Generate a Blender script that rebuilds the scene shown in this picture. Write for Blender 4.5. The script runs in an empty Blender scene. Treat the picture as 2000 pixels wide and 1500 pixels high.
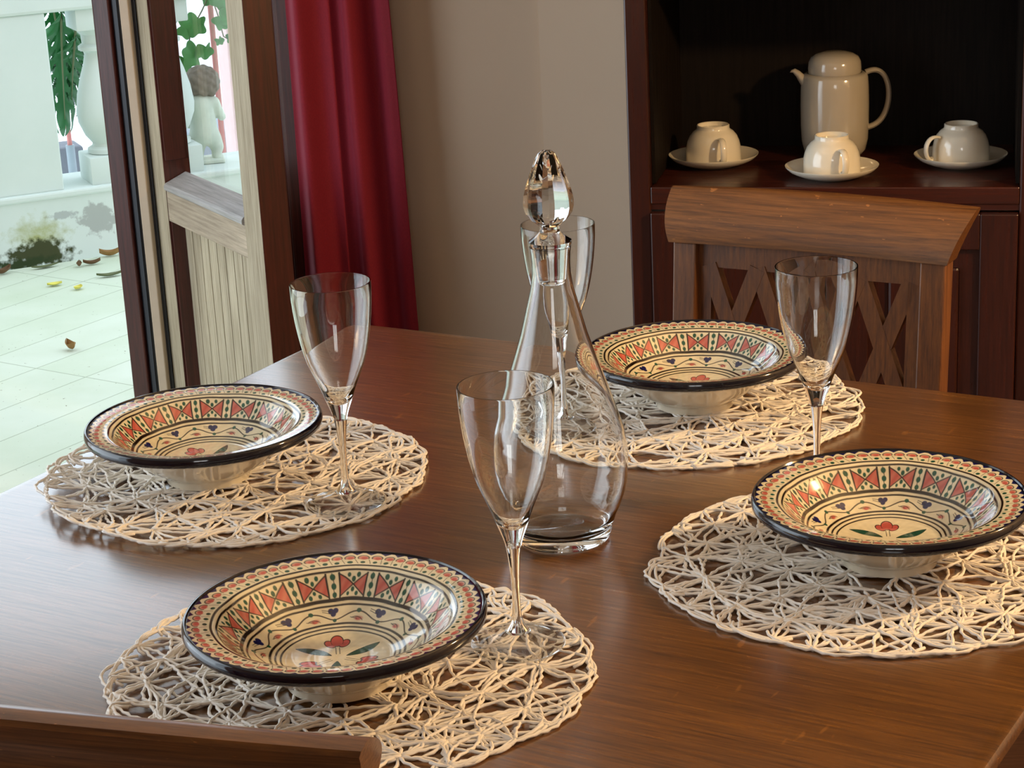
import bpy, bmesh, math, random
import numpy as np
from mathutils import Matrix, Vector
PI = math.pi
SC = bpy.context.scene
COL = SC.collection

# ------------------------------------------------------------------ camera
CAM_Z = 1.4226
PITCH, ROLL, FPX = 0.309078, -0.0498724, 4025.8
fw = Vector((0, math.cos(PITCH), -math.sin(PITCH)))
rt = Vector((1, 0, 0)); up = rt.cross(fw)
R2 = rt * math.cos(ROLL) + up * math.sin(ROLL)
U2 = -rt * math.sin(ROLL) + up * math.cos(ROLL)
cd = bpy.data.cameras.new('camera'); cam = bpy.data.objects.new('camera', cd); COL.objects.link(cam)
cam.matrix_world = Matrix(((R2.x, U2.x, -fw.x, 0), (R2.y, U2.y, -fw.y, 0), (R2.z, U2.z, -fw.z, CAM_Z), (0, 0, 0, 1)))
cd.sensor_width = 36; cd.lens = FPX / 2000 * 36; cd.clip_start = 0.05; cd.clip_end = 300
SC.camera = cam

# ------------------------------------------------------------------ light
SC.view_settings.view_transform = 'Standard'; SC.view_settings.look = 'None'
SC.view_settings.gamma = 1; SC.view_settings.use_curve_mapping = False
SC.view_settings.exposure = 0.0
w = bpy.data.worlds.new('World'); SC.world = w; w.use_nodes = True
bg = w.node_tree.nodes['Background']; bg.inputs[0].default_value = (0.78, 0.90, 1.0, 1); bg.inputs[1].default_value = 2.5

def area_light(name, loc, target, sx, sy, power, col, portal=False):
    d = bpy.data.lights.new(name, 'AREA'); d.shape = 'RECTANGLE'; d.size = sx; d.size_y = sy; d.energy = power; d.color = col
    o = bpy.data.objects.new(name, d); COL.objects.link(o); o.location = loc
    o.rotation_euler = (Vector(target) - Vector(loc)).to_track_quat('-Z', 'Y').to_euler()
    if portal: d.cycles.is_portal = True
    return o
def point_light(name, loc, rad, power, col):
    d = bpy.data.lights.new(name, 'POINT'); d.shadow_soft_size = rad; d.energy = power; d.color = col
    o = bpy.data.objects.new(name, d); COL.objects.link(o); o.location = loc
    return o
point_light('floor_lamp_light', (1.55, 1.75, 1.62), 0.05, 88, (1.0, 0.67, 0.33))
# added fill lamps boost the daylight at the left opening and the rear window
area_light('left_window_fill', (-2.15, 2.3, 1.35), (0.3, 1.6, 0.9), 2.0, 2.0, 24, (0.84, 0.93, 1.0))
area_light('rear_window_fill', (-0.1, -1.85, 1.65), (0.3, 2.2, 0.8), 0.8, 0.9, 9, (1.0, 0.93, 0.84))

# ------------------------------------------------------------------ materials
def s2l(c):
    return tuple((x / 255 / 12.92) if x / 255 <= 0.04045 else ((x / 255 + 0.055) / 1.055) ** 2.4 for x in c)
class NT:
    def __init__(s, name):
        s.m = bpy.data.materials.new(name); s.m.use_nodes = True
        s.t = s.m.node_tree; s.n = s.t.nodes; s.b = s.n['Principled BSDF']
    def node(s, typ, **k):
        x = s.n.new(typ)
        for a, v in k.items():
            if a.startswith('i_'): x.inputs[a[2:].replace('_', ' ')].default_value = v
            else: setattr(x, a, v)
        return x
    def link(s, a, b): s.t.links.new(a, b)
    def coords(s, scale=(1, 1, 1), rot=(0, 0, 0), kind='Object'):
        tc = s.node('ShaderNodeTexCoord'); mp = s.node('ShaderNodeMapping')
        mp.inputs['Scale'].default_value = scale; mp.inputs['Rotation'].default_value = rot
        s.link(tc.outputs[kind], mp.inputs[0]); return mp.outputs[0]
    def noise(s, vec, scale, detail=4, rough=0.55):
        x = s.node('ShaderNodeTexNoise'); x.inputs['Scale'].default_value = scale; x.inputs['Detail'].default_value = detail
        x.inputs['Roughness'].default_value = rough
        s.link(vec, x.inputs['Vector']); return x.outputs[0]
    def ramp(s, fac, stops):
        x = s.node('ShaderNodeValToRGB'); e = x.color_ramp.elements
        while len(e) < len(stops): e.new(0.5)
        for i, (p, c) in enumerate(stops): e[i].position = p; e[i].color = (*c, 1) if len(c) == 3 else c
        s.link(fac, x.inputs[0]); return x.outputs[0]
    def mix(s, fac, a, b, mode='MIX'):
        x = s.node('ShaderNodeMix', data_type='RGBA', blend_type=mode)
        for v, i in ((fac, 0), (a, 6), (b, 7)):
            if isinstance(v, (int, float)): x.inputs[i].default_value = v
            elif isinstance(v, tuple): x.inputs[i].default_value = (*v, 1)
            else: s.link(v, x.inputs[i])
        return x.outputs[2]
    def bump(s, h, strength, dist=0.002):
        x = s.node('ShaderNodeBump'); x.inputs['Strength'].default_value = strength; x.inputs['Distance'].default_value = dist
        s.link(h, x.inputs['Height']); s.link(x.outputs[0], s.b.inputs['Normal'])
    def set(s, **k):
        for a, v in k.items():
            i = s.b.inputs[a.replace('_', ' ')]
            if isinstance(v, tuple): i.default_value = (*v, 1) if len(v) == 3 else v
            elif isinstance(v, (int, float)): i.default_value = v
            else: s.link(v, i)
        return s
def plain(name, col, rough=0.5, spec=0.5, coat=0.0, var=0.12, vscale=30):
    t = NT(name); v = t.coords(); n = t.noise(v, vscale)
    c = t.mix(n, tuple(x * (1 - var) for x in col), tuple(min(1, x * (1 + var)) for x in col))
    t.set(Base_Color=c, Roughness=rough, Specular_IOR_Level=spec, Coat_Weight=coat, Coat_Roughness=0.08); return t.m
def wood(name, dark, light, axis='x', rough=0.35, fine=1.0, scratch=0.0, coat=0.0, spec=0.5):
    t = NT(name)
    long = {'x': (4, 90, 90), 'y': (90, 4, 90), 'z': (90, 90, 4)}[axis]
    v = t.coords(tuple(q * fine for q in long)); big = t.coords({'x': (1, 7, 7), 'y': (7, 1, 7), 'z': (7, 7, 1)}[axis])
    n1 = t.noise(v, 2.2, 6, 0.7); n2 = t.noise(big, 1.6, 4)
    a = t.ramp(n1, [(0.32, dark), (0.66, light)])
    b = t.ramp(n2, [(0.3, (0.62, 0.58, 0.55)), (0.7, (1.1, 1.08, 1.05))])
    c = t.mix(0.75, a, b, 'MULTIPLY')
    if scratch:
        vs = t.coords({'x': (60, 14, 240), 'y': (14, 240, 60), 'z': (240, 60, 14)}[axis], (0.4, 0.3, 0.5))
        sc = t.ramp(t.noise(vs, 1.3, 2), [(0.70, (0, 0, 0)), (0.74, (1, 1, 1))])
        c = t.mix(t.mix(1.0, sc, (scratch, scratch, scratch), 'MULTIPLY'), c, tuple(min(1, x * 2.6) for x in light))
    t.set(Base_Color=c, Roughness=t.ramp(n1, [(0.3, (rough * 1.15,) * 3), (0.7, (rough * 0.85,) * 3)]), Coat_Weight=coat, Coat_Roughness=0.15, Specular_IOR_Level=spec)
    t.bump(n1, 0.12, 0.001); return t.m

M = {}
M['table'] = wood('table_wood', s2l((76, 46, 18)), s2l((134, 88, 38)), 'x', 0.30, 1.3, 0.25, 1.0)
M['table'].node_tree.nodes['Principled BSDF'].inputs['Coat IOR'].default_value = 1.8; M['table'].node_tree.nodes['Principled BSDF'].inputs['Coat Roughness'].default_value = 0.2
M['chair'] = wood('chair_wood', s2l((80, 48, 24)), s2l((136, 90, 48)), 'x', 0.36, 1.2, 0.4, 0.5)
M['chair_v'] = wood('chair_wood_upright', s2l((84, 49, 26)), s2l((130, 82, 45)), 'z', 0.4, 1.2)
M['dark'] = wood('cupboard_wood', s2l((48, 20, 13)), s2l((74, 31, 20)), 'x', 0.30, 1.0, 0.0, 0.1)
M['dark_v'] = wood('cupboard_wood_upright', s2l((44, 19, 13)), s2l((66, 29, 20)), 'z', 0.30, 1.0, 0.0, 0.1)
M['niche'] = wood('recess_shade_wood', s2l((18, 13, 9)), s2l((28, 20, 14)), 'z', 0.6, 1.0, spec=0.15)  # near-black wood, the shade of recesses is put into its colour
M['mahog'] = wood('door_brown_wood', s2l((54, 24, 20)), s2l((88, 40, 34)), 'z', 0.35, 1.0, 0.0, 0.1)
M['faded'] = wood('faded_door_wood', s2l((160, 148, 126)), s2l((206, 196, 174)), 'z', 0.75, 0.8, spec=0.2)
M['faded_x'] = wood('faded_rail_wood', s2l((160, 148, 132)), s2l((206, 192, 172)), 'x', 0.75, 0.8, spec=0.2)
M['sill'] = wood('faded_sill_wood', s2l((150, 150, 150)), s2l((196, 196, 198)), 'x', 0.5, 0.8)
M['beige'] = plain('beige_wood_edge', s2l((190, 172, 152)), 0.6)
M['seal_and_gap'] = plain('seal_and_gap_shade', s2l((42, 46, 56)), 0.4)
M['metal'] = plain('hinge_metal', s2l((150, 152, 158)), 0.3); M['metal'].node_tree.nodes['Principled BSDF'].inputs['Metallic'].default_value = 1
M['white_ceramic'] = plain('white_porcelain', s2l((228, 220, 202)), 0.12, 0.6, 0.4, 0.03)
M['jug'] = plain('shaded_jug_porcelain', s2l((176, 165, 148)), 0.14, 0.6, 0.4, 0.03)  # white porcelain darkened, the niche shadow is painted into the colour
M['plate_out'] = plain('cream_glaze', s2l((232, 222, 200)), 0.16, 0.6, 0.5, 0.06)
M['navy'] = plain('navy_glaze', s2l((10, 10, 26)), 0.08, 0.5, 0.2, 0.2)
M['twine'] = plain('paper_twine', s2l((242, 236, 228)), 0.65, 0.4, 0, 0.08, 400)
M['white_stone'] = None
t = NT('wall_plaster'); v = t.coords(); n = t.noise(v, 3); n2 = t.noise(v, 160)
t.set(Base_Color=t.mix(n, s2l((190, 169, 148)), s2l((202, 181, 160))), Roughness=0.9, Specular_IOR_Level=0.15); t.bump(n2, 0.15, 0.001); M['wall'] = t.m
t = NT('curtain_cloth'); v = t.coords(); wv = t.noise(t.coords((900, 900, 260)), 1, 2)
t.set(Base_Color=t.mix(wv, s2l((112, 22, 38)), s2l((146, 36, 50))), Roughness=0.7, Specular_IOR_Level=0.2, Sheen_Weight=0.2, Sheen_Tint=(1.0, 0.35, 0.6)); t.bump(wv, 0.2, 0.0006); M['curtain'] = t.m
t = NT('terrace_tile')
v = t.coords((1, 1, 1), (0, 0, math.atan2(0.5625, 0.827)))
br = t.node('ShaderNodeTexBrick'); br.inputs['Scale'].default_value = 1.0; br.inputs['Brick Width'].default_value = 0.165; br.inputs['Row Height'].default_value = 0.66
br.inputs['Mortar Size'].default_value = 0.0018; br.inputs['Color1'].default_value = (*s2l((200, 210, 190)), 1); br.inputs['Color2'].default_value = (*s2l((206, 214, 198)), 1)
br.inputs['Mortar'].default_value = (*s2l((160, 170, 148)), 1); br.offset = 0.0
t.link(v, br.inputs[0])
n = t.noise(t.coords(), 4, 6); sp = t.ramp(t.noise(t.coords((90, 90, 90)), 1, 3), [(0.70, (0, 0, 0)), (0.73, (1, 1, 1))])
c = t.mix(0.5, br.outputs[0], t.ramp(n, [(0.35, (0.80, 0.84, 0.74)), (0.65, (1, 1, 1))]), 'MULTIPLY')
c = t.mix(sp, c, s2l((105, 100, 70))); t.set(Base_Color=c, Roughness=0.6); M['tile'] = t.m
t = NT('white_render'); v = t.coords(); n = t.noise(v, 5, 6)
t.set(Base_Color=t.mix(n, s2l((202, 214, 208)), s2l((220, 227, 222))), Roughness=0.8, Specular_IOR_Level=0.2); t.bump(n, 0.2, 0.003); M['render'] = t.m
# stained plinth: flaked grey patches and a mossy corner, placed in the wall's own coordinates
t = NT('stained_render'); v = t.coords(); n = t.noise(v, 5, 6); nf = t.noise(v, 45, 6)
base = t.mix(n, s2l((202, 214, 208)), s2l((220, 227, 222)))
def blob(cx, cz, rx, rz, edge=0.25, wob=0.9):
    sep = t.node('ShaderNodeSeparateXYZ'); t.link(v, sep.inputs[0])
    def m(op, a, b=None, c=None):
        x = t.node('ShaderNodeMath', operation=op)
        for i, q in enumerate((a, b, c)):
            if q is None: continue
            if isinstance(q, (int, float)): x.inputs[i].default_value = q
            else: t.link(q, x.inputs[i])
        return x.outputs[0]
    dx = m('DIVIDE', m('SUBTRACT', sep.outputs[0], cx), rx); dz = m('DIVIDE', m('SUBTRACT', sep.outputs[2], cz), rz)
    d = m('SQRT', m('ADD', m('MULTIPLY', dx, dx), m('MULTIPLY', dz, dz)))
    d = m('ADD', d, m('MULTIPLY', m('SUBTRACT', nf, 0.5), wob * 2))
    return t.ramp(d, [(1 - edge, (1, 1, 1)), (1.0, (0, 0, 0))])
c = t.mix(blob(0.300, 0.100, 0.060, 0.050), base, s2l((172, 176, 172)))
c = t.mix(blob(0.20, 0.125, 0.05, 0.014), c, s2l((176, 182, 180)))
c = t.mix(blob(0.12, 0.075, 0.10, 0.065, 0.9, 0.8), c, s2l((168, 172, 120)))
c = t.mix(blob(0.115, 0.02, 0.11, 0.055, 0.4, 0.9), c, s2l((66, 70, 44)))
c = t.mix(blob(0.05, 0.0, 0.14, 0.02, 0.5, 0.9), c, s2l((50, 62, 36)))
t.set(Base_Color=c, Roughness=0.85, Specular_IOR_Level=0.2); M['stained'] = t.m
M['leaf'] = plain('monstera_leaf', s2l((26, 92, 40)), 0.35, 0.5, 0, 0.35, 12)
M['ivy'] = plain('vine_leaf', s2l((70, 132, 66)), 0.5, 0.4, 0, 0.25, 20)
M['stem'] = plain('plant_stem', s2l((92, 100, 62)), 0.6)
M['dry'] = plain('dry_leaf', s2l((150, 112, 62)), 0.7)
M['yellow'] = plain('yellow_leaf', s2l((216, 208, 96)), 0.7)
M['brown_leaf'] = plain('brown_leaf', s2l((104, 74, 44)), 0.7)
M['pink'] = plain('pink_paint', s2l((206, 130, 124)), 0.6)
M['pinkwall'] = plain('pale_pink_render', s2l((232, 196, 194)), 0.8)
M['greypaint'] = plain('grey_paint', s2l((150, 162, 170)), 0.6)
M['darkgrey'] = plain('dark_grey_wall', s2l((112, 116, 124)), 0.8)
M['street'] = plain('pale_ground', s2l((236, 238, 244)), 0.9, var=0.05, vscale=0.5)
M['stone'] = plain('statue_stone', s2l((206, 214, 200)), 0.8, var=0.15, vscale=40)
M['stone_hair'] = plain('statue_hair_stone', s2l((128, 118, 106)), 0.9, var=0.3, vscale=70)
M['floor'] = wood('room_floor', s2l((58, 36, 24)), s2l((90, 60, 40)), 'x', 0.4)
M['ceil'] = plain('ceiling_paint', s2l((222, 214, 200)), 0.9)
M['lamp_shade'] = plain('lamp_linen', s2l((230, 205, 160)), 0.8)
def glass_mat(name, ior=1.5, tint=(1, 1, 1)):
    t = NT(name); t.set(Base_Color=tint, Roughness=0.0, IOR=ior, Transmission_Weight=1.0); return t.m
M['glass'] = glass_mat('clear_glass', 1.47, (0.985, 0.995, 0.99))
def pane_mat():
    t = NT('window_pane'); tr = t.node('ShaderNodeBsdfTransparent'); gl = t.node('ShaderNodeBsdfGlossy'); gl.inputs['Roughness'].default_value = 0.02
    lw = t.node('ShaderNodeLayerWeight'); lw.inputs[0].default_value = 0.5; mx = t.node('ShaderNodeMixShader')
    pw = t.node('ShaderNodeMath', operation='POWER'); pw.inputs[1].default_value = 5.0; t.link(lw.outputs['Facing'], pw.inputs[0])
    ma = t.node('ShaderNodeMath', operation='MULTIPLY_ADD'); ma.inputs[1].default_value = 0.9; ma.inputs[2].default_value = 0.035; t.link(pw.outputs[0], ma.inputs[0])
    t.link(ma.outputs[0], mx.inputs[0]); t.link(tr.outputs[0], mx.inputs[1]); t.link(gl.outputs[0], mx.inputs[2])
    t.link(mx.outputs[0], t.n['Material Output'].inputs[0]); return t.m
M['pane'] = pane_mat()
M['thin'] = pane_mat(); M['thin'].name = 'thin_clear_glass'
_t = M['thin'].node_tree; _g = _t.nodes.new('ShaderNodeBsdfGlass'); _g.inputs['IOR'].default_value = 1.47; _g.inputs['Roughness'].default_value = 0.0; _x = _t.nodes.new('ShaderNodeMixShader'); _x.inputs[0].default_value = 0.15
_o = _t.nodes['Material Output']; _t.links.new(_o.inputs[0].links[0].from_socket, _x.inputs[1]); _t.links.new(_g.outputs[0], _x.inputs[2]); _t.links.new(_x.outputs[0], _o.inputs[0])
t = NT('painted_glaze'); at = t.node('ShaderNodeAttribute'); at.attribute_name = 'paint'
gr = t.noise(t.coords(), 60, 3)
t.set(Base_Color=t.mix(0.25, at.outputs[0], t.ramp(gr, [(0.3, (0.7, 0.68, 0.62)), (0.7, (1, 1, 1))]), 'MULTIPLY'), Roughness=0.14, Coat_Weight=1.0, Coat_Roughness=0.03, Specular_IOR_Level=0.6)
M['paint'] = t.m

# ------------------------------------------------------------------ mesh helpers
def obj(name, verts, faces, mat, parent=None, smooth=False, mats=None, fm=None):
    me = bpy.data.meshes.new(name)
    me.from_pydata([tuple(v) for v in verts], [], [tuple(int(i) for i in f) for f in faces])
    for m_ in (mats or [mat]): me.materials.append(m_)
    if fm is not None: me.polygons.foreach_set('material_index', fm)
    if smooth: me.polygons.foreach_set('use_smooth', [True] * len(me.polygons))
    me.update()
    o = bpy.data.objects.new(name, me); COL.objects.link(o)
    if parent: o.parent = parent
    return o
class MB:
    def __init__(s): s.v = []; s.f = []
    def add(s, v, f):
        k = len(s.v); s.v += [tuple(q) for q in v]; s.f += [tuple(i + k for i in g) for g in f]; return s
    def box(s, lo, hi, bev=0.0, tf=None, seg=2):
        bm = bmesh.new(); bmesh.ops.create_cube(bm, size=1)
        for vv in bm.verts:
            vv.co = Vector([(lo[i] + hi[i]) / 2 + vv.co[i] * (hi[i] - lo[i]) for i in range(3)])
        if bev: bmesh.ops.bevel(bm, geom=list(bm.edges), offset=bev, segments=seg, affect='EDGES', profile=0.5)
        if tf: bm.transform(tf)
        bm.verts.index_update()
        s.add([vv.co[:] for vv in bm.verts], [[q.index for q in g.verts] for g in bm.faces]); bm.free(); return s
    def lathe(s, prof, n=64, c=(0, 0, 0), close=False):
        P = []; F = []
        for r, z in prof:
            for k in range(n):
                a = 2 * PI * k / n; P.append((c[0] + r * math.cos(a), c[1] + r * math.sin(a), c[2] + z))
        m = len(prof)
        for i in range(m if close else m - 1):
            j = (i + 1) % m
            for k in range(n):
                k2 = (k + 1) % n; F.append((i * n + k, i * n + k2, j * n + k2, j * n + k))
        s.add(P, F); return s
    def prism(s, pts, axis_map, a, b):
        """closed outline pts (2D) swept from a to b; axis_map(u, v, w) -> xyz"""
        n = len(pts); P = [axis_map(u, v, a) for u, v in pts] + [axis_map(u, v, b) for u, v in pts]
        F = [tuple(range(n))[::-1], tuple(range(n, 2 * n))] + [(i, (i + 1) % n, n + (i + 1) % n, n + i) for i in range(n)]
        s.add(P, F); return s
    def tube(s, pts, rad, n=8, cap=True, flat=1.0):
        pts = [Vector(p) for p in pts]; m = len(pts)
        rad = rad if hasattr(rad, '__len__') else [rad] * m
        t0 = (pts[1] - pts[0]).normalized(); ref = Vector((0, 0, 1)) if abs(t0.z) < 0.9 else Vector((1, 0, 0))
        u = t0.cross(ref).normalized(); P = []; F = []
        for i in range(m):
            t = (pts[min(i + 1, m - 1)] - pts[max(i - 1, 0)]).normalized()
            u = (u - t * u.dot(t)).normalized(); w_ = t.cross(u)
            for k in range(n):
                a = 2 * PI * k / n; P.append(tuple(pts[i] + (u * math.cos(a) + w_ * math.sin(a) * flat) * rad[i]))
        for i in range(m - 1):
            for k in range(n):
                k2 = (k + 1) % n; F.append((i * n + k, i * n + k2, (i + 1) * n + k2, (i + 1) * n + k))
        if cap: F += [tuple(range(n))[::-1], tuple(range((m - 1) * n, m * n))]
        s.add(P, F); return s
    def build(s, name, mat, parent=None, smooth=False, auto=None):
        o = obj(name, s.v, s.f, mat, parent, smooth)
        if auto:
            bm = bmesh.new(); bm.from_mesh(o.data); bmesh.ops.recalc_face_normals(bm, faces=bm.faces)
            for e in bm.edges:
                if len(e.link_faces) == 2 and e.calc_face_angle(0) > math.radians(auto): e.smooth = False
            for g in bm.faces: g.smooth = True
            bm.to_mesh(o.data); bm.free()
        return o
def tag(o, label=None, cat=None, group=None, kind=None):
    for k, v_ in (('label', label), ('category', cat), ('group', group), ('kind', kind)):
        if v_: o[k] = v_
    return o
def empty(name, loc=(0, 0, 0), rz=0.0):
    o = bpy.data.objects.new(name, None); COL.objects.link(o); o.location = loc; o.rotation_euler = (0, 0, rz); o.empty_display_size = 0.05
    return o
def copy_tree(o, parent=None):
    c = o.copy(); COL.objects.link(c)
    if parent: c.parent = parent
    for ch in list(o.children): copy_tree(ch, c)
    return c

# ------------------------------------------------------------------ room shell
WE = Vector((0.9737, -0.228, 0)); WN = Vector((-0.228, -0.9737, 0))      # along the back wall / into the room
WP = Vector((0.3442, 3.719, 0))                                          # point on the back wall plane
WA = math.atan2(WE.y, WE.x)
TW = Matrix.Translation(WP) @ Matrix.Rotation(WA, 4, 'Z')                 # local x along wall, y away from room
def wframe(name): return empty(name, WP, WA)
m = MB(); m.box((-2.4, 0, 2.45), (1.9, 0.22, 2.7), tf=TW)                 # lintel over the terrace opening
m.box((-0.735, 0, 0), (-0.268, 0.22, 2.45), tf=TW); m.prism([(-0.268, 0.22), (-0.268, -0.012), (-0.10, -0.055), (1.9, -0.055), (1.9, 0.22)], lambda u, v_, w_: tuple(TW @ Vector((u, v_, w_))), 0.0, 2.45)
m.box((-0.268, -0.045, 2.45), (1.9, 0.0, 2.7), tf=TW)
m.box((-2.9, 0, 0), (-2.4, 0.22, 2.7), tf=TW)
tag(m.build('wall_back', M['wall']), kind='structure')
m = MB(); m.box((2.35, -1.9, 0), (2.5, 3.4, 2.7)); tag(m.build('wall_right', M['wall']), kind='structure')
m = MB(); m.box((-2.5, -1.9, 0), (-2.35, 1.0, 2.7)); m.box((-2.5, 1.0, 2.2), (-2.35, 4.2, 2.7)); m.box((-2.5, 3.2, 0), (-2.35, 4.2, 2.2))
tag(m.build('wall_left', M['wall']), kind='structure')
m = MB(); m.box((-2.5, -2.05, 0), (2.5, -1.9, 1.2)); m.box((-2.5, -2.05, 2.1), (2.5, -1.9, 2.7)); m.box((-2.5, -2.05, 1.2), (-0.5, -1.9, 2.1)); m.box((-0.13, -2.05, 1.2), (-0.07, -1.9, 2.1)); m.box((0.3, -2.05, 1.2), (2.5, -1.9, 2.1))
tag(m.build('wall_rear', M['wall']), kind='structure')
e0 = TW @ Vector((-2.9, 0.2, 0)); e1 = TW @ Vector((2.3, 0.2, 0))
def slab(name, z0, z1, mat, pts):
    n = len(pts); mm = MB(); mm.add([(x, y, z0) for x, y in pts] + [(x, y, z1) for x, y in pts],
        [tuple(range(n))[::-1], tuple(range(n, 2 * n))] + [(i, (i + 1) % n, n + (i + 1) % n, n + i) for i in range(n)])
    return tag(mm.build(name, mat), kind='structure')
ec = TW @ Vector((-0.84, 0.2, 0))
slab('floor', -0.1, 0, M['floor'], [(-2.5, -2.05), (2.5, -2.05), (e1.x, e1.y), (ec.x, ec.y), (ec.x, 2.8), (-2.5, 2.8)])
slab('ceiling', 2.7, 2.8, M['ceil'], [(-2.6, -2.05), (2.6, -2.05), (2.6, 3.6), (-2.6, 4.7)])

# terrace door: frame and leaf
d = wframe('trim_1'); tag(d, kind='structure')                            # slender post the leaf hangs on
m = MB(); m.box((-1.1266, -0.03, 0), (-1.092, 0.05, 2.45), 0.003); m.build('post', M['mahog'], d)
m = MB(); m.box((-1.0915, -0.022, 0), (-1.0735, 0.05, 2.45), 0.004); m.box((-1.080, -0.027, 0), (-1.0775, -0.02, 2.45)); m.build('rubber_seal', M['seal_and_gap'], d)
m = MB(); m.box((-1.0543, -0.010, 0), (-1.0475, 0.05, 2.45)); m.build('gap_shade_strip', M['seal_and_gap'], d)  # added dark strip paints the shade of the gap beside the leaf
m = MB(); m.box((-1.0730, -0.026, 0), (-1.0545, 0.05, 2.45), 0.002); m.build('inner_strip', M['beige'], d)
d = wframe('trim_2'); tag(d, kind='structure')                            # stepped brown frame by the curtain
m = MB(); m.box((-0.835, 0.03, 0), (-0.795, 0.20, 2.45), 0.003); m.box((-0.797, -0.005, 0), (-0.765, 0.20, 2.45), 0.006); m.box((-0.768, -0.03, 0), (-0.728, 0.0, 2.45), 0.008)
m.build('moulding', M['mahog'], d)

LH = Vector((-0.68, 3.959, 0)); LD = Vector((0.49, -0.87, 0)).normalized()
la = math.atan2(LD.y, LD.x)                                              # leaf frame: x along the leaf, y away from the viewer
door = empty('door_1', LH, la); tag(door, kind='structure')
TH = 0.055; Y0, Y1 = 0.0, TH
# local +y = rotate x by 90: (-sin, cos) -> (0.87, 0.49), the far face
def two_tone(name, lo, hi, front, other, bev=0.002):
    mm = MB(); mm.box(lo, hi, bev); o = obj(name, mm.v, mm.f, None, door, mats=[front, other])
    for p in o.data.polygons: p.material_index = 0 if p.normal.y < -0.9 else 1
    return o
two_tone('stile', (0.004, Y0, 0.03), (0.067, Y1, 2.1), M['faded'], M['mahog'])
two_tone('stile', (0.452, Y0, 0.03), (0.527, Y1, 2.1), M['faded'], M['mahog'])
two_tone('mid_rail', (0.067, Y0 + 0.001, 0.542), (0.452, Y1, 0.618), M['faded_x'], M['faded_x'])
two_tone('bottom_rail', (0.067, Y0 + 0.001, 0.03), (0.452, Y1, 0.16), M['faded_x'], M['faded_x'])
two_tone('top_rail', (0.067, Y0 + 0.001, 2.0), (0.452, Y1, 2.1), M['faded_x'], M['mahog'])
mm = MB(); prof = [(0.0, 0.602), (-0.004, 0.605), (-0.004, 0.612), (0.0, 0.617), (0.043, 0.634), (0.043, 0.602)]
mm.prism(prof, lambda u, v_, w_: (w_, u, v_), 0.070, 0.449); o = mm.build('sloping_sill', M['sill'], door); o['label'] = 'grey weathered sloping sill'
mm = MB(); x = 0.067
while x < 0.449:
    x2 = min(x + 0.0405, 0.452); mm.box((x + 0.0016, 0.030, 0.16), (x2 - 0.0016, 0.044, 0.542), 0.0008); x = x2
mm.build('plank_panel', M['faded'], door)
mm = MB(); mm.box((0.067, 0.0442, 0.16), (0.452, 0.048, 0.542)); mm.build('panel_backing', M['niche'], door)  # dark sheet added behind the planks so their grooves look shaded
for a, b in ((0.067, 0.073), (0.446, 0.452)):
    mm = MB(); mm.box((a, 0.004, 0.16), (b, 0.031, 0.542), 0.001); mm.box((a, 0.004, 0.66), (b, 0.05, 2.0), 0.001); mm.build('brown_bead', M['mahog'], door)
mm = MB(); mm.box((0.073, 0.044, 0.60), (0.446, 0.048, 2.0)); mm.build('glass_pane', M['pane'], door)
mm = MB(); mm.tube([(-0.012, -0.004, 0.10), (-0.012, -0.004, 0.20)], 0.005, 10); mm.tube([(-0.012, -0.004, 0.198), (-0.03, 0.004, 0.203)], 0.004, 8); mm.build('hinge', M['metal'], door, True)

# curtain
def curtain():
    nx, nz = 120, 50; P = []; F = []
    for j in range(nz + 1):
        v_ = j / nz; z = 0.02 + v_ * 2.25
        h = (z - 0.3) / 0.66
        l = -0.742 + 0.006 * h; r = -0.5125 - 0.020 * max(h, -0.3)
        for i in range(nx + 1):
            u = i / nx; x = l + (r - l) * u
            fold = 0.015 * math.cos(2 * PI * (u * 2.35 + 0.08)) + 0.007 * math.sin(2 * PI * (u * 4.1 + 0.3 * v_)) + 0.004 * math.sin(9 * v_ + 5 * u)
            if 0.42 < u < 0.58: fold += 0.012 * math.sin((u - 0.42) / 0.16 * PI)
            P.append((x, -0.062 + fold * (1.15 - 0.35 * v_), z))
    for j in range(nz):
        for i in range(nx): a = j * (nx + 1) + i; F.append((a, a + 1, a + nx + 2, a + nx + 1))
    root = wframe('curtain'); tag(root, 'crimson red fabric curtain hanging in folds beside the terrace door', 'curtain')
    o = obj('cloth', P, F, M['curtain'], root, True); sm = o.modifiers.new('thick', 'SOLIDIFY'); sm.thickness = 0.002
    mm = MB(); mm.tube([(-0.95, -0.065, 2.30), (-0.35, -0.065, 2.30)], 0.012, 12); mm.build('rod', M['mahog'], root, True)
    for q in (-0.90, -0.45):
        mm = MB(); mm.box((q - 0.01, -0.065, 2.29), (q + 0.01, 0.0, 2.31), 0.002); mm.build('bracket', M['mahog'], root)
curtain()

# ------------------------------------------------------------------ terrace
slab('terrace_floor', -0.12, -0.001, M['tile'], [(e0.x - 1.5, 2.8), (ec.x, 2.8), (ec.x, ec.y), (e1.x, e1.y), (3.0, 7.7), (-5.5, 4.0)])
PA = Vector((-1.464, 5.813, 0)); PE = Vector((0.915, 0.403, 0)); pa = math.atan2(PE.y, PE.x)
bal = empty('balustrade', PA, pa); tag(bal, 'white rendered terrace balustrade with stone balusters and a mossy stained plinth', 'balustrade')
m = MB(); m.box((-2.5, -0.005, -0.02), (3.0, 0.24, 0.178)); o = m.build('plinth', M['stained'], bal); o['label'] = 'white plinth with flaked grey patches and moss'
m = MB(); m.box((-2.5, -0.012, 0.178), (3.0, 0.25, 0.198), 0.006); m.build('ledge', M['render'], bal)
m = MB(); m.box((-2.5, 0.0, 0.7075), (3.0, 0.22, 0.86), 0.01); m.build('handrail', M['render'], bal)
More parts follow.
